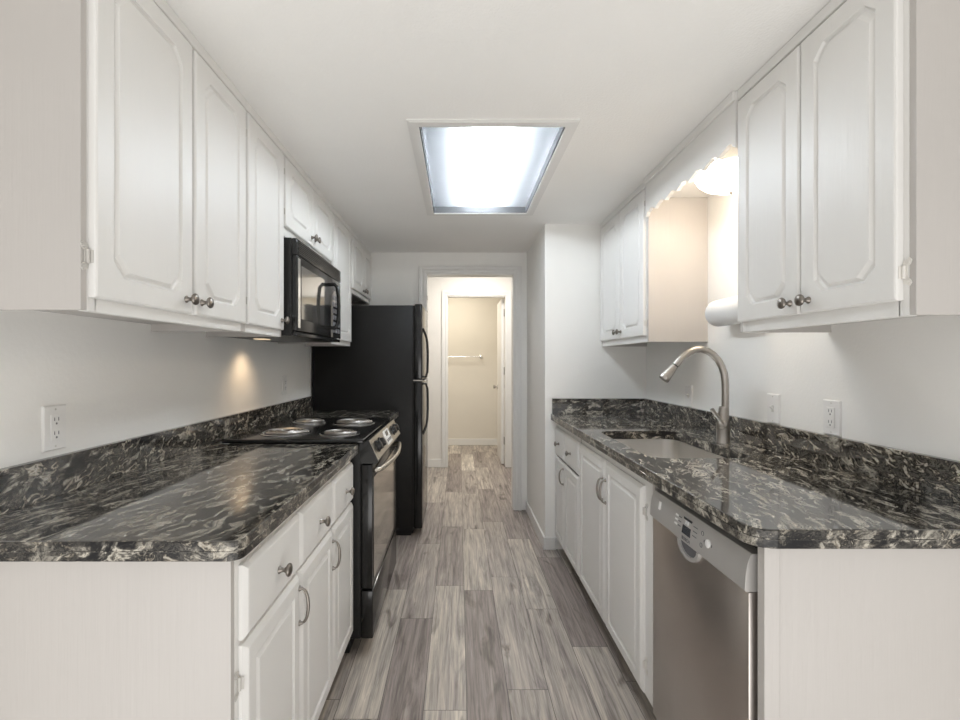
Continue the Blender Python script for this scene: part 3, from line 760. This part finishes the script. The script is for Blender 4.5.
# ------------------------------------------------------------------ microwave
mw = thing('microwave', 'black over-the-range microwave between the left upper cabinets', 'microwave', (-0.87, 2.41, 1.37))
Y0, Y1 = 2.030, 2.790
MB().box(-1.055, -0.712, Y0, Y1, 1.372, 1.789, 0.002, 1).build('body', M_BLACKM, mw)
mb = MB().box(-0.7118, -0.690, Y0+0.001, Y1-0.001, 1.718, 1.788, 0.004, 2)
vg = mb.build('vent_grille', M_BLACK, mw, 40)
mb = MB()
for k in range(7): mb.box(-0.6905, -0.6885, Y0+0.03, Y1-0.03, 1.726+0.0083*k, 1.730+0.0083*k)
mb.build('louvre', M_DARKMET, vg)
md = MB().box(-0.7118, -0.688, Y0+0.001, 2.575, 1.392, 1.716, 0.006, 3).build('door', M_BLACK, mw, 40)
MB().box(-0.6885, -0.6865, Y0+0.055, 2.44, 1.445, 1.68, 0.001, 1).build('door_window', M_MIRR, md)
MB().box(-0.6885, -0.6860, Y0+0.012, Y0+0.040, 1.405, 1.705, 0.001, 1).build('door_reflection_strip', M_CHROME, md)  # chrome strip standing in for a bright vertical reflection on the door
mb = MB().tube([(-0.688, 2.515, 1.665), (-0.655, 2.515, 1.668), (-0.640, 2.515, 1.650), (-0.634, 2.515, 1.60), (-0.632, 2.515, 1.55), (-0.634, 2.515, 1.50), (-0.640, 2.515, 1.455), (-0.655, 2.515, 1.437), (-0.688, 2.515, 1.440)], 0.0095, 12)
mb.build('handle', M_BLACK, md, 60)
cp2 = MB().box(-0.7118, -0.690, 2.578, Y1-0.001, 1.392, 1.716, 0.004, 2).build('control_panel', M_GLASS, mw, 40)
MB().box(-0.6905, -0.689, 2.60, 2.765, 1.655, 1.695).build('display', M_LCD, cp2)
for r_ in range(6):
    for c_ in range(3): MB().box(-0.6905, -0.6888, 2.604+0.056*c_, 2.648+0.056*c_, 1.42+0.036*r_, 1.444+0.036*r_, 0.001, 1).build('button', M_INK, cp2)
MB().box(-0.7118, -0.694, Y0+0.001, Y1-0.001, 1.3725, 1.389, 0.003, 2).build('bottom_rail', M_BLACK, mw, 40)
lm = MB().box(-0.985, -0.935, 2.29, 2.37, 1.368, 1.3718).build('cooktop_lamp', emit('microwave_lamp', (1.0, 0.78, 0.52), 0.5), mw)
sp = bpy.data.lights.new('microwave_lamp', 'SPOT'); sp.energy = 2.3; sp.color = (1.0, 0.72, 0.45); sp.spot_size = R(120); sp.spot_blend = 1.0; sp.shadow_soft_size = 0.05
so = bpy.data.objects.new('microwave_lamp_light', sp); C.objects.link(so); so.location = (-0.955, 2.33, 1.362); so.rotation_euler = (0, R(12), 0)

# ------------------------------------------------------------------ refrigerator
rf = thing('refrigerator', 'tall black top-freezer refrigerator with curved handles', 'refrigerator', (-0.68, 3.71, FZ))
Y0, Y1 = 3.412, 4.000
MB().box(-1.045, -0.328, Y0, Y1, 0.035, 1.662, 0.004, 2).build('body', M_FRIDGE, rf, 40)
MB().box(-1.0, -0.345, Y0+0.02, Y1-0.02, FZ+0.0005, 0.035).build('kick_plate', M_BLACKM, rf)
for z0, z1, h0, h1 in ((1.130, 1.672, 1.150, 1.50), (0.065, 1.118, 0.735, 1.100)):
    d = MB().box(-0.320, -0.262, Y0+0.002, Y1, z0, z1, 0.010, 3).build('door', M_BLACK, rf, 40)
    MB().box(-0.3278, -0.3202, Y0+0.012, Y1-0.012, z0+0.01, z1-0.01).build('door_gasket', M_DARK, d)
    up = z0 > 1
    za, zb = (h0, h1) if up else (h1, h0)      # za lies beside the gap between the doors
    pts = [(-0.262, Y0+0.045, za), (-0.240, Y0+0.045, za), (-0.228, Y0+0.045, za+(zb-za)*0.10)]
    for f, x in ((0.3,-0.226), (0.5,-0.226), (0.7,-0.229), (0.82,-0.236), (0.92,-0.249), (1.0,-0.262)): pts.append((x, Y0+0.045, za+(zb-za)*f))
    MB().tube(pts, 0.0085, 10).build('handle', M_BLACK, d, 60)
MB().box(-0.345, -0.262, Y0+0.01, Y0+0.04, 1.1195, 1.1285, 0.001, 1).build('door_hinge', M_NICKEL, rf)
MB().box(-0.36, -0.28, Y1-0.06, Y1-0.02, 1.6728, 1.684, 0.002, 1).build('hinge_cover', M_BLACKM, rf)

# ------------------------------------------------------------------ outlets and switches
def outlet(s, xw, y, z, label, kind='outlet'):
    x = xw + s*0.0004
    root = thing('wall_outlet' if kind == 'outlet' else 'light_switch', label, 'outlet' if kind == 'outlet' else 'switch', (x, y, z-0.058), 'white wall plates')
    mb = MB().loft([[(x, *p) for p in ((y-0.036, z-0.058), (y+0.036, z-0.058), (y+0.036, z+0.058), (y-0.036, z+0.058))],
                    [(x+s*0.004, *p) for p in ((y-0.036, z-0.058), (y+0.036, z-0.058), (y+0.036, z+0.058), (y-0.036, z+0.058))],
                    [(x+s*0.0065, *p) for p in ((y-0.033, z-0.055), (y+0.033, z-0.055), (y+0.033, z+0.055), (y-0.033, z+0.055))]])
    mb.build('cover_plate', M_PLATE, root)
    for dz in (-0.048, 0.048): MB().lathe((x+s*0.0065, y, z+dz), (s,0,0), [(0,0.003),(0.0008,0.0025),(0.0009,0.0005)], 10).build('screw', M_HINGE, root)
    if kind == 'outlet':
        f = MB().box(x+s*0.0065, x+s*0.0092, y-0.0165, y+0.0165, z-0.034, z+0.034, 0.0008, 1).build('receptacle', M_PLATE, root)
        for dz in (-0.018, 0.018):
            mb = MB().box(x+s*0.0090, x+s*0.0095, y-0.0075, y-0.0052, z+dz, z+dz+0.009).box(x+s*0.0090, x+s*0.0095, y+0.0052, y+0.0075, z+dz, z+dz+0.009)
            mb.lathe((x+s*0.0090, y, z+dz-0.007), (s,0,0), [(0,0.0028),(0.0005,0.0028)], 10)
            mb.build('socket_slots', M_INK, f)
    else:
        MB().box(x+s*0.0065, x+s*0.0075, y-0.006, y+0.006, z-0.013, z+0.013).build('toggle_slot', M_HINGE, root)
        MB().prism([(0.0068,-0.004),(0.0068,0.008),(0.019,0.013),(0.020,0.007)], lambda p: (x+s*p[0], y-0.0045, z+p[1]), lambda p: (x+s*p[0], y+0.0045, z+p[1])).build('toggle', M_PLATE, root)
    return root
outlet(1, XL, 1.248, 1.090, 'white double socket outlet above the near end of left backsplash')
outlet(1, XL, 2.895, 1.118, 'white outlet on left wall above stove, close to the black refrigerator')
outlet(-1, XR, 1.590, 1.076, 'white double socket outlet on right wall, nearest the camera')
outlet(-1, XR, 1.885, 1.076, 'white toggle switch right of the faucet beside the nearest outlet', 'switch')
outlet(-1, XR, 2.580, 1.076, 'white toggle switch behind the faucet spout near far corner', 'switch')
